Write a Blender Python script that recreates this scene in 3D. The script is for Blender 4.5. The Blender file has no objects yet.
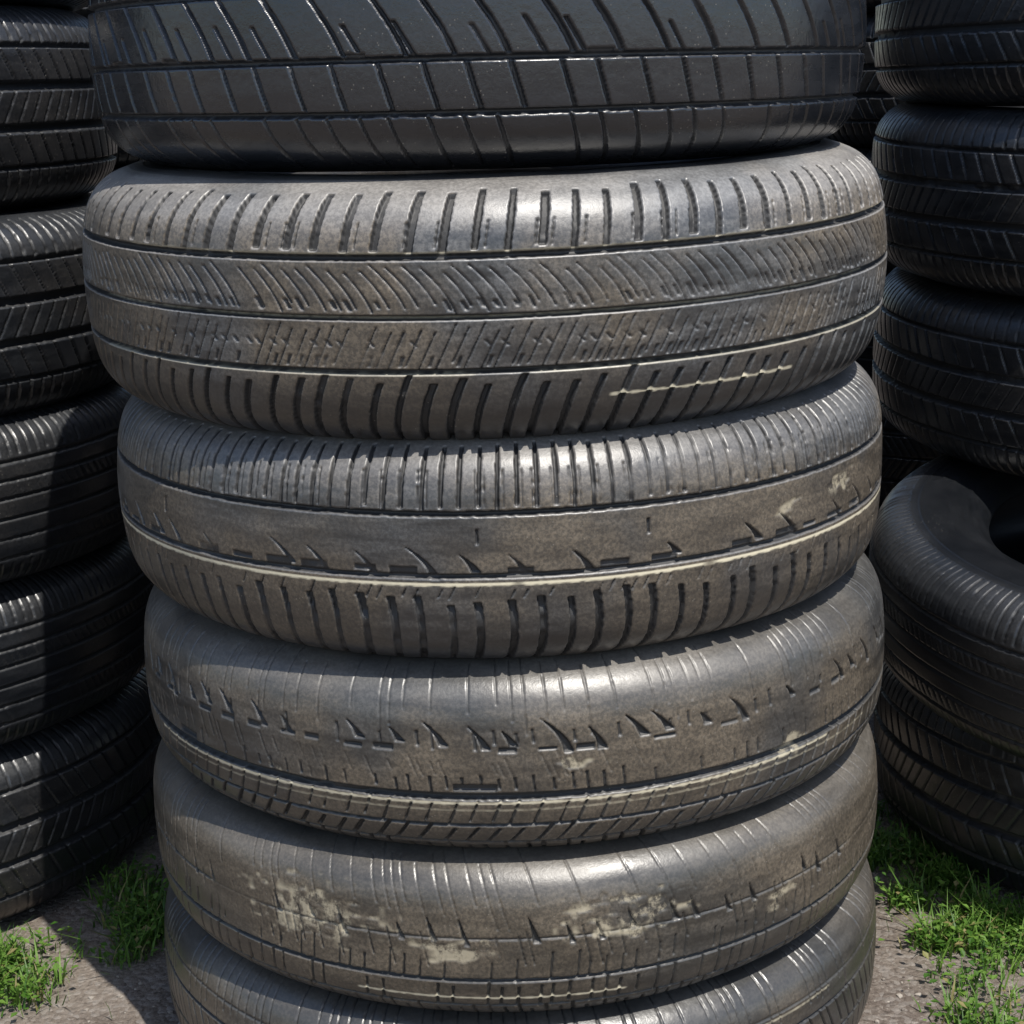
import bpy, math, random
import numpy as np
from mathutils import Matrix, Vector

random.seed(7)
scene = bpy.context.scene
PITCH, ROLL, F = 14.5, 1.3, 1630.0
CAM_H = 0.757

# ------------------------------------------------------------------ utils
def link(o):
    scene.collection.objects.link(o); return o

def grid_mesh(name, P, wrap_u=True, wrap_v=True, attrs=None):
    nu, nv = P.shape[:2]
    me = bpy.data.meshes.new(name)
    iu = np.arange(nu if wrap_u else nu-1); iv = np.arange(nv if wrap_v else nv-1)
    A, B = np.meshgrid(iu, iv, indexing='ij')
    A2 = (A+1) % nu; B2 = (B+1) % nv
    q = np.stack([A*nv+B, A2*nv+B, A2*nv+B2, A*nv+B2], -1).reshape(-1, 4).astype(np.int32)
    n = len(q)
    me.vertices.add(nu*nv); me.vertices.foreach_set('co', P.reshape(-1).astype(np.float32))
    me.loops.add(n*4); me.loops.foreach_set('vertex_index', q.reshape(-1))
    me.polygons.add(n)
    me.polygons.foreach_set('loop_start', np.arange(0, n*4, 4, dtype=np.int32))
    me.polygons.foreach_set('use_smooth', np.ones(n, dtype=bool))
    me.update(calc_edges=True)
    for k, a in (attrs or {}).items():
        at = me.attributes.new(k, 'FLOAT', 'POINT')
        at.data.foreach_set('value', a.reshape(-1).astype(np.float32))
    return me

def sstep(a, b, x):
    t = np.clip((x-a)/(b-a+1e-9), 0, 1); return t*t*(3-2*t)

def vnoise(u, v, C, cu, cv, seed):
    """periodic-in-u value noise, cell size cu x cv mm"""
    r = np.random.RandomState(seed)
    n = max(3, int(round(C/cu))); m = 80
    G = r.rand(n, m)
    x = (u/C*n) % n; y = (v/cv+m/2) % (m-1)
    i = np.floor(x).astype(int) % n; j = np.floor(y).astype(int)
    fx = x-np.floor(x); fy = y-j
    fx = fx*fx*(3-2*fx); fy = fy*fy*(3-2*fy)
    i2 = (i+1) % n; j2 = (j+1) % m
    return (G[i, j]*(1-fx)+G[i2, j]*fx)*(1-fy)+(G[i, j2]*(1-fx)+G[i2, j2]*fx)*fy

# --------------------------------------------------------------- profile
def profile(R, T, step):
    up = [(0, R), (.3*T, R-.0008), (.55*T, R-.003), (.74*T, R-.0085), (.88*T, R-.019), (.965*T, R-.034),
          (T, R-.052), (.985*T, R-.075), (.90*T, R-.098), (.76*T, R-.112), (.66*T, R-.117), (.58*T, R-.116),
          (.60*T, R-.106), (.78*T, R-.09), (.88*T, R-.06), (.80*T, R-.028), (.5*T, R-.014), (0, R-.012)]
    pts = [(-z, r) for z, r in reversed(up[1:-1])]+up
    P = np.array(pts)
    n = len(P); out = []
    for k in range(n):
        p0, p1, p2, p3 = P[(k-1) % n], P[k], P[(k+1) % n], P[(k+2) % n]
        for t in np.linspace(0, 1, 40, endpoint=False):
            out.append(.5*((2*p1)+(-p0+p2)*t+(2*p0-5*p1+4*p2-p3)*t*t+(-p0+3*p1-3*p2+p3)*t**3))
    O = np.array(out)
    d = np.r_[0, np.cumsum(np.hypot(*np.diff(np.vstack([O, O[:1]]), axis=0).T))]
    L = d[-1]
    c = d[(len(up)-2)*40]
    O2 = np.vstack([O, O[:1]])
    Vd = T*1000*1.0+42
    dense = np.arange(-Vd, Vd, step)
    rest = np.arange(Vd, L*1000-Vd, 4.0)
    ss = np.r_[dense, rest]
    dd = (ss/1000+c) % L
    z = np.interp(dd, d, O2[:, 0]); r = np.interp(dd, d, O2[:, 1])
    e = 0.001
    z1 = np.interp((dd+e) % L, d, O2[:, 0]); r1 = np.interp((dd+e) % L, d, O2[:, 1])
    z0 = np.interp((dd-e) % L, d, O2[:, 0]); r0 = np.interp((dd-e) % L, d, O2[:, 1])
    tz, tr = z1-z0, r1-r0; l = np.hypot(tz, tr)+1e-12
    return ss, z, r, -tr/l, tz/l

# --------------------------------------------------------------- pattern
def S(v0, v1, sp, w, sl=0., cv=0., d=3., tp=0, jit=.12, jv=0., on=1.0, ph=0., soft=.5):
    return ('S', v0, v1, sp, w, sl, cv, d, tp, jit, jv, on, ph, soft)
def G(v, w, d=5., wob=0.): return ('G', v, w, d, wob)
def MK(v, w, a0=-999, a1=999, s=1.): return ('M', v, w, a0, a1, s)
def CH(au, v, ru, rv): return ('C', au, v, ru, rv)

def evaluate(U, V, C, items, seed, wear=.25):
    D = np.zeros_like(U); M = np.zeros_like(U); X = np.zeros_like(U)
    r = np.random.RandomState(seed)
    wn = vnoise(U, V, C, 90, 22, seed+1); wf = vnoise(U, V, C, 9, 7, seed+2)
    wmul = 1-wear*sstep(.45, .85, wn*.7+wf*.3)*1.6
    edge = (vnoise(U, V, C, 3, 3, seed+5)-.5)
    for it in items:
        if it[0] == 'G':
            _, v, w, d, wob = it
            vc = v+wob*(vnoise(U, V*0, C, 30, 50, seed+9)-.5)
            D = np.maximum(D, d*sstep(w/2+.7, w/2-.4, np.abs(V-vc)+edge*.5)*np.clip(wmul+.25, 0, 1))
        elif it[0] == 'S':
            _, v0, v1, sp, w, sl, cv, d, tp, jit, jv, on, ph, soft = it
            n = max(4, int(round(C/sp))); vm = (v0+v1)/2
            s = U+sl*(V-vm)+cv*((V-v0)/(v1-v0+1e-9))**2*abs(v1-v0)
            cell = s/C*n+ph; idx = np.floor(cell); fr = cell-idx; idx = idx.astype(int) % n
            h = r.rand(4, n)
            pitch = .5+(h[0]-.5)*jit
            dist = np.abs(fr-pitch[idx])*C/n
            wid = w*(1+(h[1][idx]-.5)*.35)
            a = v0+(h[2][idx]-.5)*jv; b = v1+(h[3][idx]-.5)*jv
            if tp > 0: wid = wid*np.clip((b-V)/(b-a), .0, 1)
            if tp < 0: wid = wid*np.clip((V-a)/(b-a), .0, 1)
            live = (r.rand(n) < on)[idx]
            m = sstep(wid/2+soft, wid/2-soft*.6, dist+edge*.5)*sstep(a-.6, a+.6, V)*sstep(b+.6, b-.6, V)*live
            D = np.maximum(D, d*m*np.clip(wmul, 0, 1))
        elif it[0] == 'M':
            _, v, w, a0, a1, s = it
            ang = U/C*360-180
            on = sstep(a0-.3, a0+.3, ang)*sstep(a1+.3, a1-.3, ang)
            m = s*on*sstep(w/2+.5, w/2-.3, np.abs(V-v)+edge*.6)*sstep(.03, .22, vnoise(U, V, C, 22, 30, seed+31))
            M = np.maximum(M, m)
            if s >= .8: D = D*(1-m)
        elif it[0] == 'C':
            _, au, v, ru, rv = it
            ang = (U/C*360-180-au)*C/360
            q = np.hypot(ang/ru, (V-v)/rv)+(vnoise(U, V, C, 7, 4, seed+40)-.5)*1.8
            m = sstep(1.1, .3, q)
            X = np.maximum(X, m)
            D = D*(1-.4*m)+m*.6
    return D, M, X, wmul

def tire_mesh(name, R, T, items, seed, ustep=.8, vstep=.85, wear=.25, arc=108):
    C = 2*math.pi*R*1000
    nd = int(2*arc/360*C/ustep); nb = int((360-2*arc)/360*C/3.0)
    ang = np.r_[np.linspace(-arc, arc, nd, endpoint=False), np.linspace(arc, 360-arc, nb, endpoint=False)]
    ss, z, r, nz, nr = profile(R, T, vstep)
    a180 = np.where(ang > 180, ang-360, ang)
    U = ((a180+180)/360*C)[:, None]+0*ss[None, :]; V = ss[None, :]+0*U
    D, M, X, wmul = evaluate(U, V, C, items, seed, wear)
    lim = T*1000*1.0+14
    face = sstep(lim+16, lim-4, np.abs(V))
    D = D*sstep(lim+22, lim+12, np.abs(V))
    av = np.abs(V)
    ring = np.zeros_like(V)
    b0 = T*1000+16
    for off, w, h in ((2, 2.2, .8), (12, 1.4, .6), (38, 1.6, .7), (58, 5, 1.6)):
        ring += h*sstep(w/2+.6, w/2-.2, np.abs(av-(b0+off)))
    rr = np.random.RandomState(seed+77); nL = 240
    blk = rr.rand(nL, 5) < .55
    lu = (U/C*nL) % nL; lv = (av-(b0+18))/3.4
    ok = (lv >= 0) & (lv < 5)
    grp = (np.sin(U/C*2*math.pi*3+seed) > .1)
    ring += .7*np.where(ok & grp, blk[lu.astype(int) % nL, np.clip(lv, 0, 4).astype(int)], 0)
    big = (vnoise(U, V, C, 240, 60, seed+3)-.5)*2.6+(vnoise(U, V, C, 40, 30, seed+4)-.5)*.5
    fine = (vnoise(U, V, C, 5, 4, seed+6)-.5)*.10
    disp = (-D+ring*(1-face)+big+fine*face)/1000
    rad = r[None, :]+nr[None, :]*disp; zz = z[None, :]+nz[None, :]*disp
    th = np.radians(ang)[:, None]
    P = np.stack([rad*np.sin(th), -rad*np.cos(th), zz], -1)
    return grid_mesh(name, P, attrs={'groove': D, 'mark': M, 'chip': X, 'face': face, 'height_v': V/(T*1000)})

# --------------------------------------------------------------- materials
def nt_new(name):
    m = bpy.data.materials.new(name); m.use_nodes = True
    nt = m.node_tree; nt.nodes.clear()
    return m, nt
def N(nt, t, **kw):
    n = nt.nodes.new(t)
    for k, v in kw.items(): setattr(n, k, v)
    return n
def mathn(nt, op, a, b=None, clamp=False):
    n = N(nt, 'ShaderNodeMath', operation=op, use_clamp=clamp)
    for i, x in enumerate((a, b)):
        if x is None: continue
        if isinstance(x, (int, float)): n.inputs[i].default_value = x
        else: nt.links.new(x, n.inputs[i])
    return n.outputs[0]
def mixc(nt, f, a, b):
    n = N(nt, 'ShaderNodeMix', data_type='RGBA')
    for i, x in ((0, f), (6, a), (7, b)):
        if isinstance(x, (int, float)): n.inputs[i].default_value = x
        elif isinstance(x, tuple): n.inputs[i].default_value = (*x, 1)
        else: nt.links.new(x, n.inputs[i])
    return n.outputs[2]
def ramp(nt, x, a, b, lo=0., hi=1.):
    n = N(nt, 'ShaderNodeMapRange', interpolation_type='SMOOTHSTEP')
    nt.links.new(x, n.inputs[0])
    for i, v in enumerate((a, b, lo, hi)): n.inputs[i+1].default_value = v
    return n.outputs[0]
def noise(nt, vec, scale, detail=4, rough=.55):
    n = N(nt, 'ShaderNodeTexNoise'); n.inputs['Scale'].default_value = scale
    n.inputs['Detail'].default_value = detail; n.inputs['Roughness'].default_value = rough
    nt.links.new(vec, n.inputs['Vector']); return n.outputs['Fac']

def rubber(name, dust_shade=.6, base=(.016, .016, .018), dustc=(.17, .145, .115), grey=(.13, .13, .135), rough=.5, low_shade=.35, spec=.8, shoulder_light=.5):
    m, nt = nt_new(name)
    out = N(nt, 'ShaderNodeOutputMaterial'); bs = N(nt, 'ShaderNodeBsdfPrincipled')
    nt.links.new(bs.outputs[0], out.inputs[0])
    tc = N(nt, 'ShaderNodeTexCoord'); oi = N(nt, 'ShaderNodeObjectInfo')
    va = N(nt, 'ShaderNodeVectorMath', operation='ADD'); nt.links.new(tc.outputs['Object'], va.inputs[0])
    sc = N(nt, 'ShaderNodeVectorMath', operation='SCALE'); sc.inputs[0].default_value = (17, 31, 9)
    nt.links.new(oi.outputs['Random'], sc.inputs['Scale']); nt.links.new(sc.outputs[0], va.inputs[1])
    vec = va.outputs[0]
    st = N(nt, 'ShaderNodeMapping'); st.inputs['Scale'].default_value = (1, 1, 6); nt.links.new(vec, st.inputs[0])
    at = {}
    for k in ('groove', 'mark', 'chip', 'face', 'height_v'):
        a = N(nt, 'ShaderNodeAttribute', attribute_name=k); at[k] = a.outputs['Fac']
    ge = N(nt, 'ShaderNodeNewGeometry'); sx = N(nt, 'ShaderNodeSeparateXYZ')
    nt.links.new(ge.outputs['Normal'], sx.inputs[0]); up = ramp(nt, sx.outputs[2], .0, .6)
    n1 = noise(nt, vec, 7, 4, .55); n2 = noise(nt, st.outputs[0], 16, 3, .6); n3 = noise(nt, vec, 420, 2, .7)
    big = ramp(nt, n1, .32, .66); streak = ramp(nt, n2, .32, .68); sp = ramp(nt, n3, .34, .68)
    d = mathn(nt, 'MULTIPLY', big, .44)
    d = mathn(nt, 'ADD', d, mathn(nt, 'MULTIPLY', streak, .34))
    d = mathn(nt, 'ADD', d, mathn(nt, 'MULTIPLY', mathn(nt, 'MULTIPLY', up, at['face']), shoulder_light))  # settled dust on up-facing rubber, boosted as a painted highlight
    # grain shows in the worn face, much less in the painted highlight on top
    gr_amt = mathn(nt, 'SUBTRACT', .75, mathn(nt, 'MULTIPLY', up, .40))
    d = mathn(nt, 'MULTIPLY', d, mathn(nt, 'ADD', mathn(nt, 'MULTIPLY', mathn(nt, 'SUBTRACT', sp, .5), gr_amt), .90))
    d = mathn(nt, 'MULTIPLY', d, mathn(nt, 'ADD', mathn(nt, 'MULTIPLY', at['face'], .7), .3))
    d = mathn(nt, 'MULTIPLY', d, ramp(nt, at['height_v'], -.75, -.15, low_shade, 1.0))  # dust thinned towards the bottom, painting shade into the lower tread
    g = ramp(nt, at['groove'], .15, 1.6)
    d = mathn(nt, 'MULTIPLY', d, mathn(nt, 'SUBTRACT', 1.0, mathn(nt, 'MULTIPLY', g, .97)))  # colour darkened inside grooves, painted recess shade
    d = mathn(nt, 'MULTIPLY', d, dust_shade*1.1, True)
    dc = mixc(nt, ramp(nt, n1, .36, .56), grey, dustc)
    dc = mixc(nt, mathn(nt, 'MULTIPLY', up, .7), dc, grey)  # up-facing tone pulled to grey for the painted highlight
    col = mixc(nt, d, base, dc)
    vo = N(nt, 'ShaderNodeTexVoronoi'); vo.inputs['Scale'].default_value = 230; nt.links.new(vec, vo.inputs['Vector'])
    spk = mathn(nt, 'MULTIPLY', ramp(nt, vo.outputs['Distance'], .13, .07), ramp(nt, n1, .50, .62))
    col = mixc(nt, mathn(nt, 'MULTIPLY', spk, .35), col, (.36, .33, .28))
    chipn = mathn(nt, 'MULTIPLY', at['chip'], ramp(nt, noise(nt, vec, 55, 5, .75), .43, .58))
    col = mixc(nt, mathn(nt, 'MULTIPLY', chipn, .85), col, (.40, .35, .25))
    col = mixc(nt, at['mark'], col, (.75, .68, .50))
    nt.links.new(col, bs.inputs['Base Color'])
    ro = mathn(nt, 'ADD', mathn(nt, 'MULTIPLY', d, .15), rough)
    ro = mathn(nt, 'ADD', ro, mathn(nt, 'MULTIPLY', mathn(nt, 'SUBTRACT', n2, .5), .30))
    ro = mathn(nt, 'ADD', ro, mathn(nt, 'MULTIPLY', g, .3), True)
    nt.links.new(ro, bs.inputs['Roughness'])
    bs.inputs['Specular IOR Level'].default_value = spec
    bp = N(nt, 'ShaderNodeBump'); bp.inputs['Strength'].default_value = .25; bp.inputs['Distance'].default_value = .0006
    nt.links.new(n3, bp.inputs['Height']); nt.links.new(bp.outputs[0], bs.inputs['Normal'])
    return m

# --------------------------------------------------------------- tires
def add_tire(me, mat, x, y, z, tx=0, ty=0, rz=0):
    o = bpy.data.objects.new('car_tire', me)
    if not me.materials: me.materials.append(mat)
    o.matrix_world = Matrix.Translation((x, y, z)) @ Matrix.Rotation(math.radians(ty), 4, 'Y') @ \
        Matrix.Rotation(math.radians(tx), 4, 'X') @ Matrix.Rotation(math.radians(rz), 4, 'Z')
    return link(o)

DY = 1.30
sip = dict(d=1.6, soft=.35)
P1 = [G(60, 3.2), G(27, 3.5), G(-14, 3.2), G(-46, 3.0),
      S(62, 98, 26, 2.2, .05, d=3.5), S(29, 58, 34, 3.4, .12, d=4), S(29, 58, 17, 1.4, .12, d=2, on=.8, jit=.2),
      S(-12, 25, 34, 3.4, .42, cv=.2, d=4, jit=.2), S(-12, 8, 34, 2.2, .6, d=3, jit=.5, ph=.5, on=.7, jv=8),
      S(-44, -16, 27, 2.6, .30, d=3.5, jit=.25), S(-95, -48, 22, 2.0, .15, cv=.1, d=2.6, jit=.2, on=.8),
      S(-16, -10, 46, 14, 0, d=3, jit=.6, on=.4)]
P2 = [G(41, 3.2), G(4, 2.4), G(-30, 2.6),
      S(44, 84, 20.5, 4.4, -.16, d=4.5, jit=.14, jv=6), S(46, 62, 10.2, 1.0, -.16, on=.5, **sip),
      S(9, 34, 10.5, 1.1, .42, cv=.35, d=1.6, jit=.25, jv=7, on=.95), S(9, 15, 10.5, 2.6, .5, d=1.5, jit=.3, jv=3, on=.8),
      S(-27, -2, 9.5, 1.1, -.5, jit=.25, jv=6, on=.93, **sip), S(-14, -10, 9.5, 2.2, .8, d=1.2, jit=.4, on=.6),
      S(-27, -20, 9.5, 2.2, -.4, d=1.5, jit=.4, on=.7),
      S(-98, -36, 18, 4.0, .14, cv=-.3, d=4.5, tp=0, jit=.18, jv=8),
      MK(-50, 1.3, 15, 42, .9), MK(4, 1.0, -60, 60, .3), MK(-32, .9, -60, 70, .35), MK(43.5, .9, -50, 80, .4)]
P3 = [G(32, 2.8), G(-9, 2.6, 3.4),
      S(35, 80, 12.5, 2.2, -.03, d=3.4, jit=.12, jv=4), S(35, 60, 6.2, .8, 0, on=.6, **sip),
      S(-8, 8, 33, 6, .4, cv=.5, d=3.2, tp=1, jit=.4, jv=8, on=.85), S(-7, -3, 33, 17, 0, d=2.6, jit=.4, ph=.25, jv=3, on=.75),
      S(-24, -17, 8, .9, -.5, on=.6, jv=3, **sip),
      S(-90, -25, 19.5, 4.4, -.34, cv=.25, d=4.5, jit=.18, jv=8),
      MK(-14.5, 1.9, -82, 74, 1.), CH(52, 18, 16, 8), CH(40, 12, 10, 6),
      S(12, 22, 40, 1.8, 0, d=2.5, on=.12, jit=.4)]
P4 = [G(-16, 4.6, 5), G(-38, 1.6, 3), G(-56, 2.6, 3.5, 1.5),
      S(18, 33, 27, 6, .35, cv=.4, d=3.2, tp=1, jit=.4, jv=9, on=.9), S(16, 19, 27, 13, .0, d=2.4, jit=.3, ph=.2, on=.6, jv=2),
      S(20, 30, 13.5, 1.8, .1, d=1.5, jit=.4, on=.6, jv=6),
      S(36, 80, 9, .8, .05, d=.9, jit=.5, on=.5, jv=24), S(-2, 12, 5, .8, .4, d=.8, jit=.5, on=.5, jv=8),
      S(-12, -2, 12, 1.6, .1, d=1.8, jit=.4, on=.7, jv=5), S(-36, -19, 15, 1.5, -.4, d=2, jit=.3, jv=5),
      S(-55, -40, 16, 2.6, -.7, d=3, jit=.3, jv=6), S(-90, -58, 14, 2.6, .1, d=3, jit=.3, jv=6),
      MK(-21, 1.5, -62, 48, .85), MK(-26, .9, -60, 60, .3), CH(40, -10, 13, 9), CH(-33, -12, 10, 4), CH(8, 6, 16, 5),
      S(-12, -7, 60, 26, 0, d=3, on=.3, jit=.5)]
P5 = [G(-22, 2.2, 3), G(10, 1.2, 1.2), G(-44, 1.8, 2.5),
      S(8, 22, 24, 4.5, .3, d=2.6, tp=1, jit=.5, jv=8, on=.8), S(26, 70, 8, .8, .3, d=.8, jit=.5, jv=24, on=.5),
      S(-8, 14, 8, 1.1, .2, d=1.2, jit=.5, on=.6, jv=12), S(-20, -4, 10, 1.4, -.1, d=1.6, jit=.5, on=.7, jv=8),
      S(-43, -24, 12, 1.8, -.1, d=2, jit=.4, jv=8, on=.8), S(-80, -46, 10, 1.8, .1, d=2.4, jit=.4, jv=8),
      CH(-29, 16, 46, 18), CH(14, 20, 38, 14), CH(-8, 0, 26, 8), CH(38, 2, 20, 8), MK(-36, 1.3, -22, 14, .85)]
P6 = [G(16, 1.8, 2.5), G(-14, 2.2, 3.), S(20, 90, 9, 1.1, .1, d=1.2, jit=.4, jv=20, on=.6),
      S(-12, 14, 12, 1.6, .5, d=2, jit=.3, jv=5), S(-80, -16, 14, 2.2, -.2, d=3, jit=.2), G(34, 1, 1), MK(30, 1, -40, 50, .4)]

bl = (.006, .008, .012)
MAIN = [
 (P1, .2900, -.017, -.116, .044, 0.5, -.2, .14, .25, bl, (.12, .13, .16)),
 (P2, .3085, -.016,  .044, .210, 1.9, -.6, .70, .35, (.011, .011, .012), (.29, .29, .29)),
 (P3, .3040, -.008,  .210, .365, 0.6, -.4, .58, .45, (.011, .011, .012), (.25, .25, .25)),
 (P4, .3030, -.001,  .365, .504, 0.4, -.5, .56, .55, (.011, .011, .011), (.20, .195, .185)),
 (P5, .3040, -.002,  .503, .627, 0.2, -.5, .54, .60, (.010, .010, .009), (.18, .17, .155)),
 (P6, .3060, -.001,  .626, .757, 0.0, 0, .44, .45, (.010, .010, .010), (.18, .175, .165)),
]
for i, (pat, R, x, ht, hb, tx, ty, du, we, base, gr) in enumerate(MAIN):
    T = (hb-ht)/2+.0015
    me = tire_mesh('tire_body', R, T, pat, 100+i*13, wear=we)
    mat = rubber('dusty_shaded_rubber', du, base, (.27, .215, .15) if i else (.11, .105, .11), gr,
                 (.27, .37, .36, .35, .35, .34)[i], low_shade=(.6, .22, .5, .6, .6, .6)[i], shoulder_light=(.3, .62, .5, .38, .34, .34)[i], spec=.95)
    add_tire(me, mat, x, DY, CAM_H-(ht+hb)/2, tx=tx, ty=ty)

Q1 = [G(52, 3), G(18, 7, 6), G(-18, 7, 6), G(-52, 3), S(54, 98, 13, 1.8, .1, d=3), S(-98, -54, 13, 1.8, .1, d=3),
      S(22, 50, 20, 2, .5, d=3), S(-50, -22, 20, 2, .5, d=3), S(-14, 14, 16, 1.4, -.6, d=2)]
Q2 = [G(36, 5, 6), G(30, 1.5, 3), G(0, 3), G(-34, 5, 6), S(38, 96, 18, 2.4, -.2, d=3.5), S(3, 28, 11, 1.6, .7, d=2.5),
      S(-30, -3, 11, 1.6, -.7, d=2.5), S(-96, -38, 16, 2.2, .2, d=3.5), G(58, 1.2, 1.5), G(-60, 1.2, 1.5)]
Q3 = [G(40, 2.2, 3), G(24, 2.2, 3), G(8, 2.2, 3), G(-10, 2.2, 3), G(-28, 2.2, 3), G(-46, 2.2, 3), S(46, 96, 10, 1.2, 0, d=1.6),
      S(-96, -50, 10, 1.2, 0, d=1.6), S(8, 24, 9, 1, .5, d=1.5), S(-46, -28, 9, 1, .5, d=1.5)]
sm = []
for k, (q, T) in enumerate(((Q1, .089), (Q2, .082), (Q3, .078))):
    me = tire_mesh('tire_body_side', .31, T, q, 500+k*17, ustep=1.4, vstep=1.3, wear=.5)
    me.materials.append(rubber('black_rubber', (.22, .17, .16)[k], (.005, .006, .008), (.11, .10, .09), (.14, .15, .165), .34, low_shade=.6))
    sm.append((me, T))
def stack(x, y, seq, seed, shifts={}, tilts={}, zo={}):
    r = random.Random(seed); z = 0
    for i, k in enumerate(seq):
        me, T = sm[k]
        dx, dy = shifts.get(i, (r.uniform(-.012, .012), r.uniform(-.012, .012)))
        tx, ty = tilts.get(i, (r.uniform(-.6, .6), r.uniform(-.6, .6)))
        z += zo.get(i, 0)
        add_tire(me, None, x+dx, y+dy, z+T, tx, ty, r.uniform(-14, 14))
        z += 2*T-.001
stack(-.675, 1.605, [0, 2, 2, 0, 0, 1], 1)
stack(.700, 1.60, [0, 2, 0, 0, 0, 1], 2,
      shifts={0: (-.008, 0), 1: (-.038, -.085), 2: (.018, .18), 3: (.006, .165), 4: (.004, .16), 5: (.01, .16)},
      tilts={1: (7.0, -2.5), 2: (3, 0), 3: (2, 0)}, zo={1: .022, 2: .022, 3: .004})
stack(0, 2.02, [1, 0, 2, 0, 1, 2, 0], 3)
stack(-1.36, 1.72, [0, 1, 0, 2, 1, 0], 4)
stack(1.39, 1.76, [1, 0, 0, 2, 1, 0], 5)
stack(-.68, 2.36, [1, 0, 2, 0, 1, 2, 0, 1], 6)
stack(.69, 2.46, [0, 1, 2, 0, 0, 2, 0, 1], 7)

# --------------------------------------------------------------- ground
def fbm(x, y, seed):
    r = np.random.RandomState(seed); s = 0
    for o in range(5):
        for _ in range(4):
            a = r.rand()*6.28; f = 3.0*2**o
            s = s+np.sin((x*np.cos(a)+y*np.sin(a))*f+r.rand()*6.28)/2**o
    return s/4
near = np.arange(-1.2, 1.2, .012)
far = 1.2*1.22**np.arange(0, 32)
gx = np.r_[-far[::-1], near, far]; gy = gx+1.4
GX, GY = np.meshgrid(gx, gy, indexing='ij')
fall = np.exp(-(GX**2+(GY-1.4)**2)/4)
GZ = (fbm(GX*2, GY*2, 3)*.003)*fall-.004
me = grid_mesh('ground', np.stack([GX, GY, GZ], -1), False, False)
ground = link(bpy.data.objects.new('ground', me))
m, nt = nt_new('dirt_asphalt')
out = N(nt, 'ShaderNodeOutputMaterial'); bs = N(nt, 'ShaderNodeBsdfPrincipled'); nt.links.new(bs.outputs[0], out.inputs[0])
tc = N(nt, 'ShaderNodeTexCoord'); vec = tc.outputs['Object']
a = noise(nt, vec, 5, 6, .6); b = noise(nt, vec, 220, 5, .75)
vo = N(nt, 'ShaderNodeTexVoronoi'); vo.inputs['Scale'].default_value = 190; nt.links.new(vec, vo.inputs['Vector'])
c = mixc(nt, ramp(nt, a, .38, .62), (.14, .112, .092), (.21, .175, .145))
c = mixc(nt, mathn(nt, 'MULTIPLY', ramp(nt, b, .5, .7), .7), c, (.34, .30, .26))
c = mixc(nt, mathn(nt, 'MULTIPLY', ramp(nt, b, .48, .32), .8), c, (.05, .038, .03))
sv = N(nt, 'ShaderNodeSeparateColor'); nt.links.new(vo.outputs['Color'], sv.inputs[0])
c = mixc(nt, mathn(nt, 'MULTIPLY', ramp(nt, sv.outputs[0], .6, .9), .35), c, (.38, .35, .32))
nt.links.new(c, bs.inputs['Base Color']); bs.inputs['Roughness'].default_value = .9
bp = N(nt, 'ShaderNodeBump'); bp.inputs['Strength'].default_value = .8; bp.inputs['Distance'].default_value = .0035
nt.links.new(mathn(nt, 'ADD', b, mathn(nt, 'MULTIPLY', vo.outputs['Distance'], -.8)), bp.inputs['Height'])
nt.links.new(bp.outputs[0], bs.inputs['Normal'])
ground.data.materials.append(m)

def gravel():
    rs = np.random.RandomState(5)
    import bmesh
    bm = bmesh.new(); bmesh.ops.create_icosphere(bm, subdivisions=1, radius=1)
    bv = np.array([v.co[:] for v in bm.verts]); bf = np.array([[v.index for v in f.verts] for f in bm.faces]); bm.free()
    n = 14000
    x = rs.uniform(-1.1, 1.1, n); y = rs.uniform(.75, 2.1, n)
    s = .0008+.0030*rs.rand(n)**4
    sc = s[:, None]*rs.uniform(.6, 1.3, (n, 3)); sc[:, 2] *= .7
    V = bv[None]*sc[:, None, :]*rs.uniform(.8, 1.2, (n, len(bv), 1))
    th = rs.rand(n)*6.28; c, sn = np.cos(th)[:, None], np.sin(th)[:, None]
    V = np.stack([V[..., 0]*c-V[..., 1]*sn, V[..., 0]*sn+V[..., 1]*c, V[..., 2]], -1)
    V += np.stack([x, y, fbm(x*2, y*2, 3)*.003-.004+s*.2], -1)[:, None]
    Fc = bf[None]+(np.arange(n)*len(bv))[:, None, None]
    me = bpy.data.meshes.new('gravel'); me.from_pydata(V.reshape(-1, 3).tolist(), [], Fc.reshape(-1, 3).tolist())
    link(bpy.data.objects.new('gravel', me))
    m, nt = nt_new('stone'); out = N(nt, 'ShaderNodeOutputMaterial'); bs = N(nt, 'ShaderNodeBsdfPrincipled'); nt.links.new(bs.outputs[0], out.inputs[0])
    ge = N(nt, 'ShaderNodeNewGeometry')
    c = mixc(nt, ge.outputs['Random Per Island'], (.09, .07, .06), (.38, .34, .29))
    nt.links.new(c, bs.inputs['Base Color']); bs.inputs['Roughness'].default_value = .85
    me.materials.append(m)
gravel()

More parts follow.
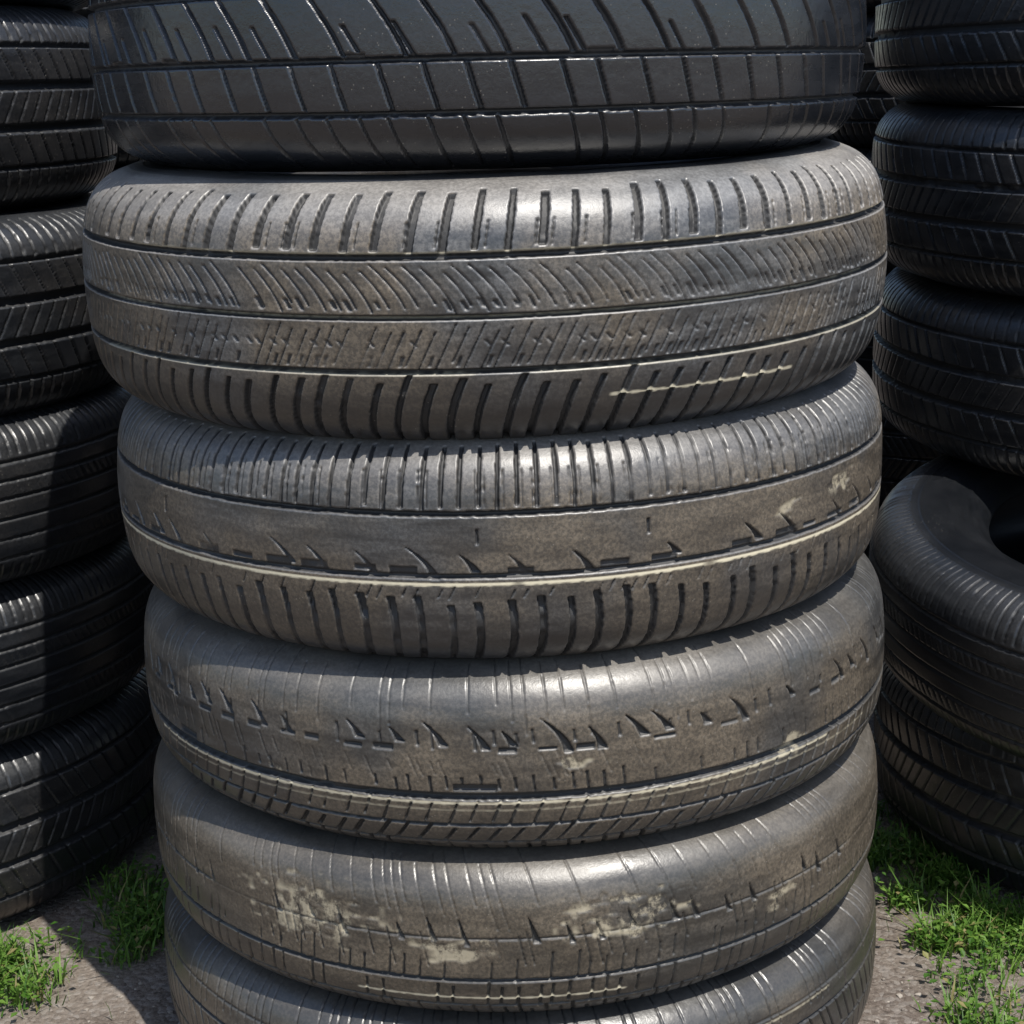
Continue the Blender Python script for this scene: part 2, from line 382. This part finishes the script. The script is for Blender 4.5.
# --------------------------------------------------------------- grass
def grass():
    rs = np.random.RandomState(11); pts = []
    patches = [(-.352, 1.40, .025, .04, 900), (-.46, 1.315, .03, .045, 1000), (-.37, 1.47, .04, .04, 500),
               (.37, 1.52, .05, .10, 1800), (.42, 1.38, .05, .07, 2200), (.47, 1.33, .04, .05, 900), (.385, 1.22, .025, .04, 350),
               (-.33, 1.62, .05, .06, 400), (.95, 1.3, .12, .08, 700), (-.95, 1.3, .12, .08, 700)]
    for cx, cy, sx, sy, n in patches:
        k = rs.randint(10, 20); cl = np.c_[rs.normal(cx, sx*.7, k), rs.normal(cy, sy*.7, k)]
        w = rs.rand(k)+.2; w /= w.sum()
        idx = rs.choice(k, n, p=w)
        p = cl[idx]+rs.normal(0, .011, (n, 2)); pts.append(p)
    pts.append(np.c_[rs.uniform(-1, 1, 120), rs.uniform(1.0, 1.6, 120)])
    p = np.vstack(pts)
    keep = np.ones(len(p), bool)
    for sx, sy in ((0, DY), (-.675, 1.605), (.69, 1.60)):
        keep &= np.hypot(p[:, 0]-sx, p[:, 1]-sy) > .285
    p = p[keep]
    V = []; Fc = []
    for (x, y) in p:
        h = rs.uniform(.006, .026)*rs.choice([1, 1, 1, 1.5]); w = rs.uniform(.0006, .0014); a = rs.rand()*6.28; lean = rs.uniform(.2, 1.3)*h
        dx, dy = math.cos(a), math.sin(a); px, py = -dy*w, dx*w
        z = -.005; i = len(V)
        if rs.rand() < .42:
            w2 = rs.uniform(.0013, .0033); qx, qy = -dy*w2, dx*w2
            zl = z+h*.7; l = w2*2.8; cx, cy = x+dx*lean*.5, y+dy*lean*.5; tz = rs.uniform(-.2, .6)*l
            V += [(x, y, z), (cx, cy, zl), (cx+dx*l*.5+qx, cy+dy*l*.5+qy, zl+tz*.5+l*.1), (cx+dx*l, cy+dy*l, zl+tz),
                  (cx+dx*l*.5-qx, cy+dy*l*.5-qy, zl+tz*.5+l*.1), (x+px*.3, y+py*.3, z)]
            Fc += [(i, i+1, i+5), (i+1, i+2, i+3, i+4)]
        else:
            V += [(x-px, y-py, z), (x+px, y+py, z), (x+dx*lean*.3+px*.8, y+dy*lean*.3+py*.8, z+h*.55),
                  (x+dx*lean*.3-px*.8, y+dy*lean*.3-py*.8, z+h*.55), (x+dx*lean, y+dy*lean, z+h)]
            Fc += [(i, i+1, i+2, i+3), (i+3, i+2, i+4)]
    me = bpy.data.meshes.new('grass'); me.from_pydata(V, [], Fc)
    link(bpy.data.objects.new('grass', me))
    m, nt = nt_new('grass_blades'); out = N(nt, 'ShaderNodeOutputMaterial'); bs = N(nt, 'ShaderNodeBsdfPrincipled')
    ge = N(nt, 'ShaderNodeNewGeometry')
    c = mixc(nt, ge.outputs['Random Per Island'], (.040, .12, .012), (.19, .33, .055))
    c = mixc(nt, ramp(nt, ge.outputs['Random Per Island'], .92, .95), c, (.30, .26, .11))
    nt.links.new(c, bs.inputs['Base Color']); bs.inputs['Roughness'].default_value = .5
    tr = N(nt, 'ShaderNodeBsdfTranslucent'); nt.links.new(c, tr.inputs[0])
    mx = N(nt, 'ShaderNodeMixShader'); mx.inputs[0].default_value = .35
    nt.links.new(bs.outputs[0], mx.inputs[1]); nt.links.new(tr.outputs[0], mx.inputs[2]); nt.links.new(mx.outputs[0], out.inputs[0])
    me.materials.append(m)
grass()

# --------------------------------------------------------------- light
sd = Vector((.28, -.44, 1.0)).normalized()
el = math.asin(sd.z); az = math.atan2(sd.x, sd.y)
L = bpy.data.lights.new('sun', 'SUN'); L.energy = 5.0; L.angle = math.radians(.5); L.color = (1, .955, .88)
lo = link(bpy.data.objects.new('sun', L)); lo.rotation_euler = sd.to_track_quat('Z', 'Y').to_euler()
w = bpy.data.worlds.new('World'); scene.world = w; w.use_nodes = True
nt = w.node_tree; nt.nodes.clear()
sk = nt.nodes.new('ShaderNodeTexSky'); sk.sky_type = 'NISHITA'; sk.sun_disc = False
sk.sun_elevation = el; sk.sun_rotation = az
bg = nt.nodes.new('ShaderNodeBackground'); bg.inputs[1].default_value = .15
wo = nt.nodes.new('ShaderNodeOutputWorld')
nt.links.new(sk.outputs[0], bg.inputs[0]); nt.links.new(bg.outputs[0], wo.inputs[0])
scene.view_settings.view_transform = 'Standard'; scene.view_settings.look = 'None'; scene.view_settings.exposure = 0

# --------------------------------------------------------------- camera
cd = bpy.data.cameras.new('camera'); cam = link(bpy.data.objects.new('camera', cd))
cd.sensor_width = 36; cd.lens = F/1024*36; cd.clip_end = 2000; cd.clip_start = .02
cam.matrix_world = Matrix.Translation((0, 0, CAM_H)) @ Matrix.Rotation(math.radians(90-PITCH), 4, 'X') @ Matrix.Rotation(math.radians(-ROLL), 4, 'Z')
scene.camera = cam
